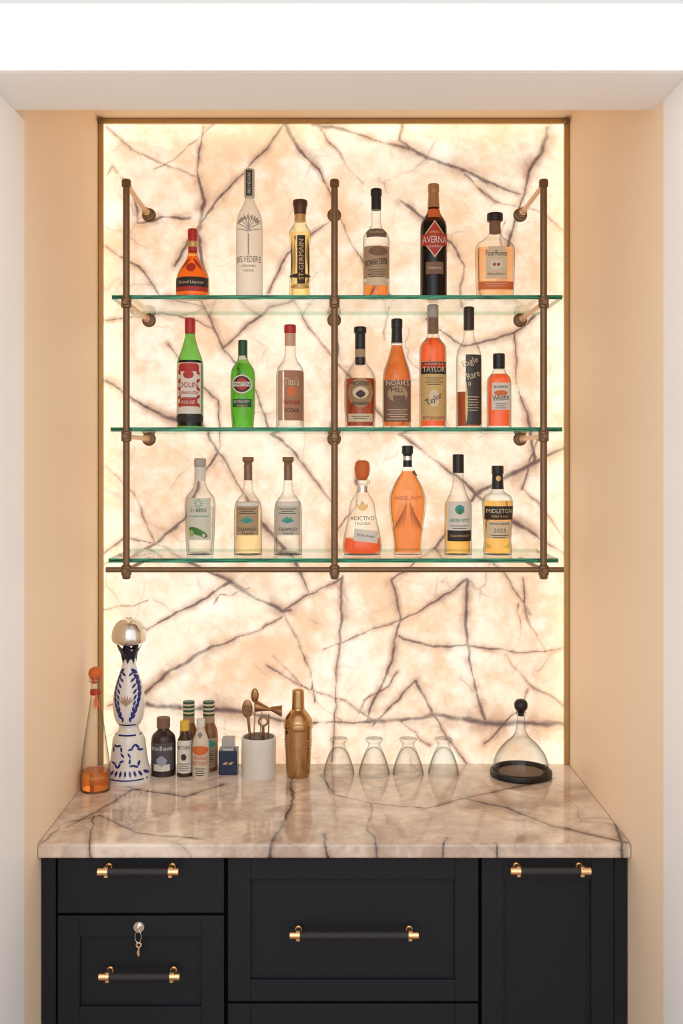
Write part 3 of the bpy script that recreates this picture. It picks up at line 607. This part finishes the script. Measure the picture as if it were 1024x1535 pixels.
# marble tool holder
marb=P('white_marble',(.70,.66,.60),.25,var=.08,bscale=18)
e=B('marble_bar_tool_holder',388,dc(1162),CT,[(20,1112),(23,1104,1),(25,1103,1),(26,1106,2),(26,1162,2)],marb,part='marble_cup',rc=1); E=e.e; s_=e.s
def T(ox,py,y=0): return (ox*s_,y,e.z(py))
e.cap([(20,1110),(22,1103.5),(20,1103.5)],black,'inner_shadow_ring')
tube('spoon_handle',[T(-8,1112),T(-6,1075,.004),T(-6,1052,.004)],.0018,gold,E,10)
def ell(name,ox,py,hw,hh,y,mat,dp=.004):
    seg=20; V=[];Fc=[]
    for i in range(9):
        ph=-math.pi/2+math.pi*i/8
        for k in range(seg): an=2*math.pi*k/seg; V.append((ox*s_+hw*s_*math.cos(ph)*math.cos(an),y+dp*math.sin(an)*math.cos(ph),e.z(py)+hh*s_*math.sin(ph)))
    for i in range(8):
        for k in range(seg): Fc.append((i*seg+k,i*seg+(k+1)%seg,(i+1)*seg+(k+1)%seg,(i+1)*seg+k))
    o=mk(name,V,Fc,mat,E,smooth=True,ang=80); return o
dgold=P('dark_antique_gold',(.33,.17,.08),.28,metal=.9,var=.1)
ell('spoon_bowl',-6,1043,6,11,.004,dgold)
tube('muddler',[T(-12,1112,-.008),T(-15,1080,-.008),T(-16,1070,-.008)],[.003,.004,.0045],dgold,E,12)
for i in range(4): tube('strainer_coil',torus_pts(-17*s_,e.z(1062)+i*.003-.004,.010,-.008,.005),.0012,dgold,E,8,False)
ell('strainer_head',-17,1062,8,14,-.004,dgold,.003)
tube('fork_handle',[T(2,1112,-.01),T(4,1075,-.01),T(5,1066,-.01)],.0016,gold,E,10)
tube('jigger_stem',[T(14,1112,0),T(15,1085,0),T(15,1070,0)],.0018,dgold,E,10)
# jigger lying sideways (bow-tie)
tube('jigger',[T(-5,1058,-.004),T(-4,1058,-.004),T(13,1062,-.004),T(16,1063,-.004),T(19,1062,-.004),T(34,1065,-.004),T(35,1065,-.004)],[.0150,.0158,.006,.0045,.006,.0155,.0148],dgold,E,24)
tube('bottle_opener_ring',torus_pts(7*s_,e.z(1080),.012,-.012,.011),.0028,dgold,E,10,False)
tube('bottle_opener_handle',[T(7,1086,-.012),T(7,1112,-.010)],[.004,.0035],dgold,E,12)
# shaker
b=B('cocktail_shaker',447,dc(1163),CT,[(9,1080),(20,1081),(22,1084),(22,1090,1),(20.8,1092,1),(20.5,1110),(18,1158,10),(17,1163,1)],gold,part='tin',rc=1)
b.cap([(1,1032.5),(8,1033.5),(9,1036),(9.5,1060),(9.2,1062)],gold,'lid_cap',rc=2); b.cap([(9.5,1061),(10,1063),(16,1070),(21,1078),(21.5,1083),(20,1084)],gold,'strainer_top',rc=3)
for py in(1108,1112,1116): b.cap([(20,py-1),(21.1-(py-1108)*.05,py-.6),(21.1-(py-1108)*.05,py+.6),(19.5,py+1)],gold,'ring')
# upside-down tumblers
for cx_ in(508,561,612,665):
    pr=[(1,1108.5),(12.5,1108.5,.5),(13.5,1110,.5),(12.5,1112,1),(9,1116,3),(9,1120,4),(14,1129,10),(19,1142,12),(22.5,1154,6),(23.5,1161,.3),(22.8,1161.2,.3),(21.7,1154,6),(18.2,1142,10),(13,1130,6),(7,1123,4),(1,1122)]
    b=B('inverted_cocktail_glass',cx_,dc(1159.5),CT,pr,tumb,rc=1,stretch=False)
# decanter on right
b=B('whiskey_decanter',781,dc(1162),CT,[(8,1066),(6.5,1070,1),(6,1080,4),(7,1095,8),(13,1104,8),(25,1114,12),(36,1128,14),(41,1142,8),(41.5,1152,4),(39,1155,2)],G('carafe_glass',(.97,.97,.965),.05,pw_=2.4),rc=4,stretch=False)
b.body.location.z=.0105
blk=P('black_wood',(.010,.008,.008),.35,var=.3,bscale=30)
def ringz(name,prof,mat): lathe(name,prof,mat,b.e,1,2,48)
ringz('wooden_base',[(.001,.0095),(.0735,.0095),(.0745,.0165),(.078,.0185),(.0825,.0155),(.084,.009),(.083,.002),(.080,.0004),(.001,.0004)],blk)
b.cap([(.5,1047.5),(6,1048.5),(9.5,1052),(10.3,1057.5),(9.5,1062),(6,1066),(5,1068),(4.5,1073)],blk,'ball_stopper',rc=2)
ringz('base_inlay',[(.001,.0100),(.060,.0100),(.060,.0102),(.001,.0102)],P('walnut_inner',(.42,.30,.20),.35,var=.2))

# re-centre group empties that sit at the origin
bpy.context.view_layer.update()
for o in list(COL.objects):
    if o.type=='EMPTY' and o.location.length<1e-6 and o.children:
        pts=[Vector(c_) for ch in o.children for c_ in ch.bound_box]
        mn=Vector((min(p[i] for p in pts) for i in range(3))); mxv=Vector((max(p[i] for p in pts) for i in range(3)))
        cen=Vector(((mn.x+mxv.x)/2,(mn.y+mxv.y)/2,mn.z))
        for ch in o.children: ch.data.transform(Matrix.Translation(-cen))
        o.location=cen

# ---------------- lights ----------------
w=bpy.data.worlds.new('World'); sc.world=w; w.use_nodes=True; bg=w.node_tree.nodes['Background']; bg.inputs[0].default_value=(1,.99,.985,1); bg.inputs[1].default_value=1.2
la=bpy.data.lights.new('front_fill_lamp','AREA'); la.shape='RECTANGLE'; la.size=2.4; la.size_y=1.8; la.energy=16; la.color=(1,.98,.96)  # added soft area lamp behind the camera for highlights, no actual window
lo=bpy.data.objects.new('front_fill_lamp',la); COL.objects.link(lo); lo.location=(-.2,-4.0,2.3)
lo.rotation_euler=(Vector((0,-.5,1.5))-lo.location).to_track_quat('-Z','Y').to_euler()
# ---------------- camera ----------------
cd=bpy.data.cameras.new('camera'); co=bpy.data.objects.new('camera',cd); COL.objects.link(co)
co.location=(0,-3,ZC); co.rotation_euler=(math.pi/2,0,0); cd.sensor_fit='HORIZONTAL'; cd.sensor_width=36; cd.lens=F/1024*36
cd.shift_x=15/1024; cd.shift_y=-77.5/1024; sc.camera=co
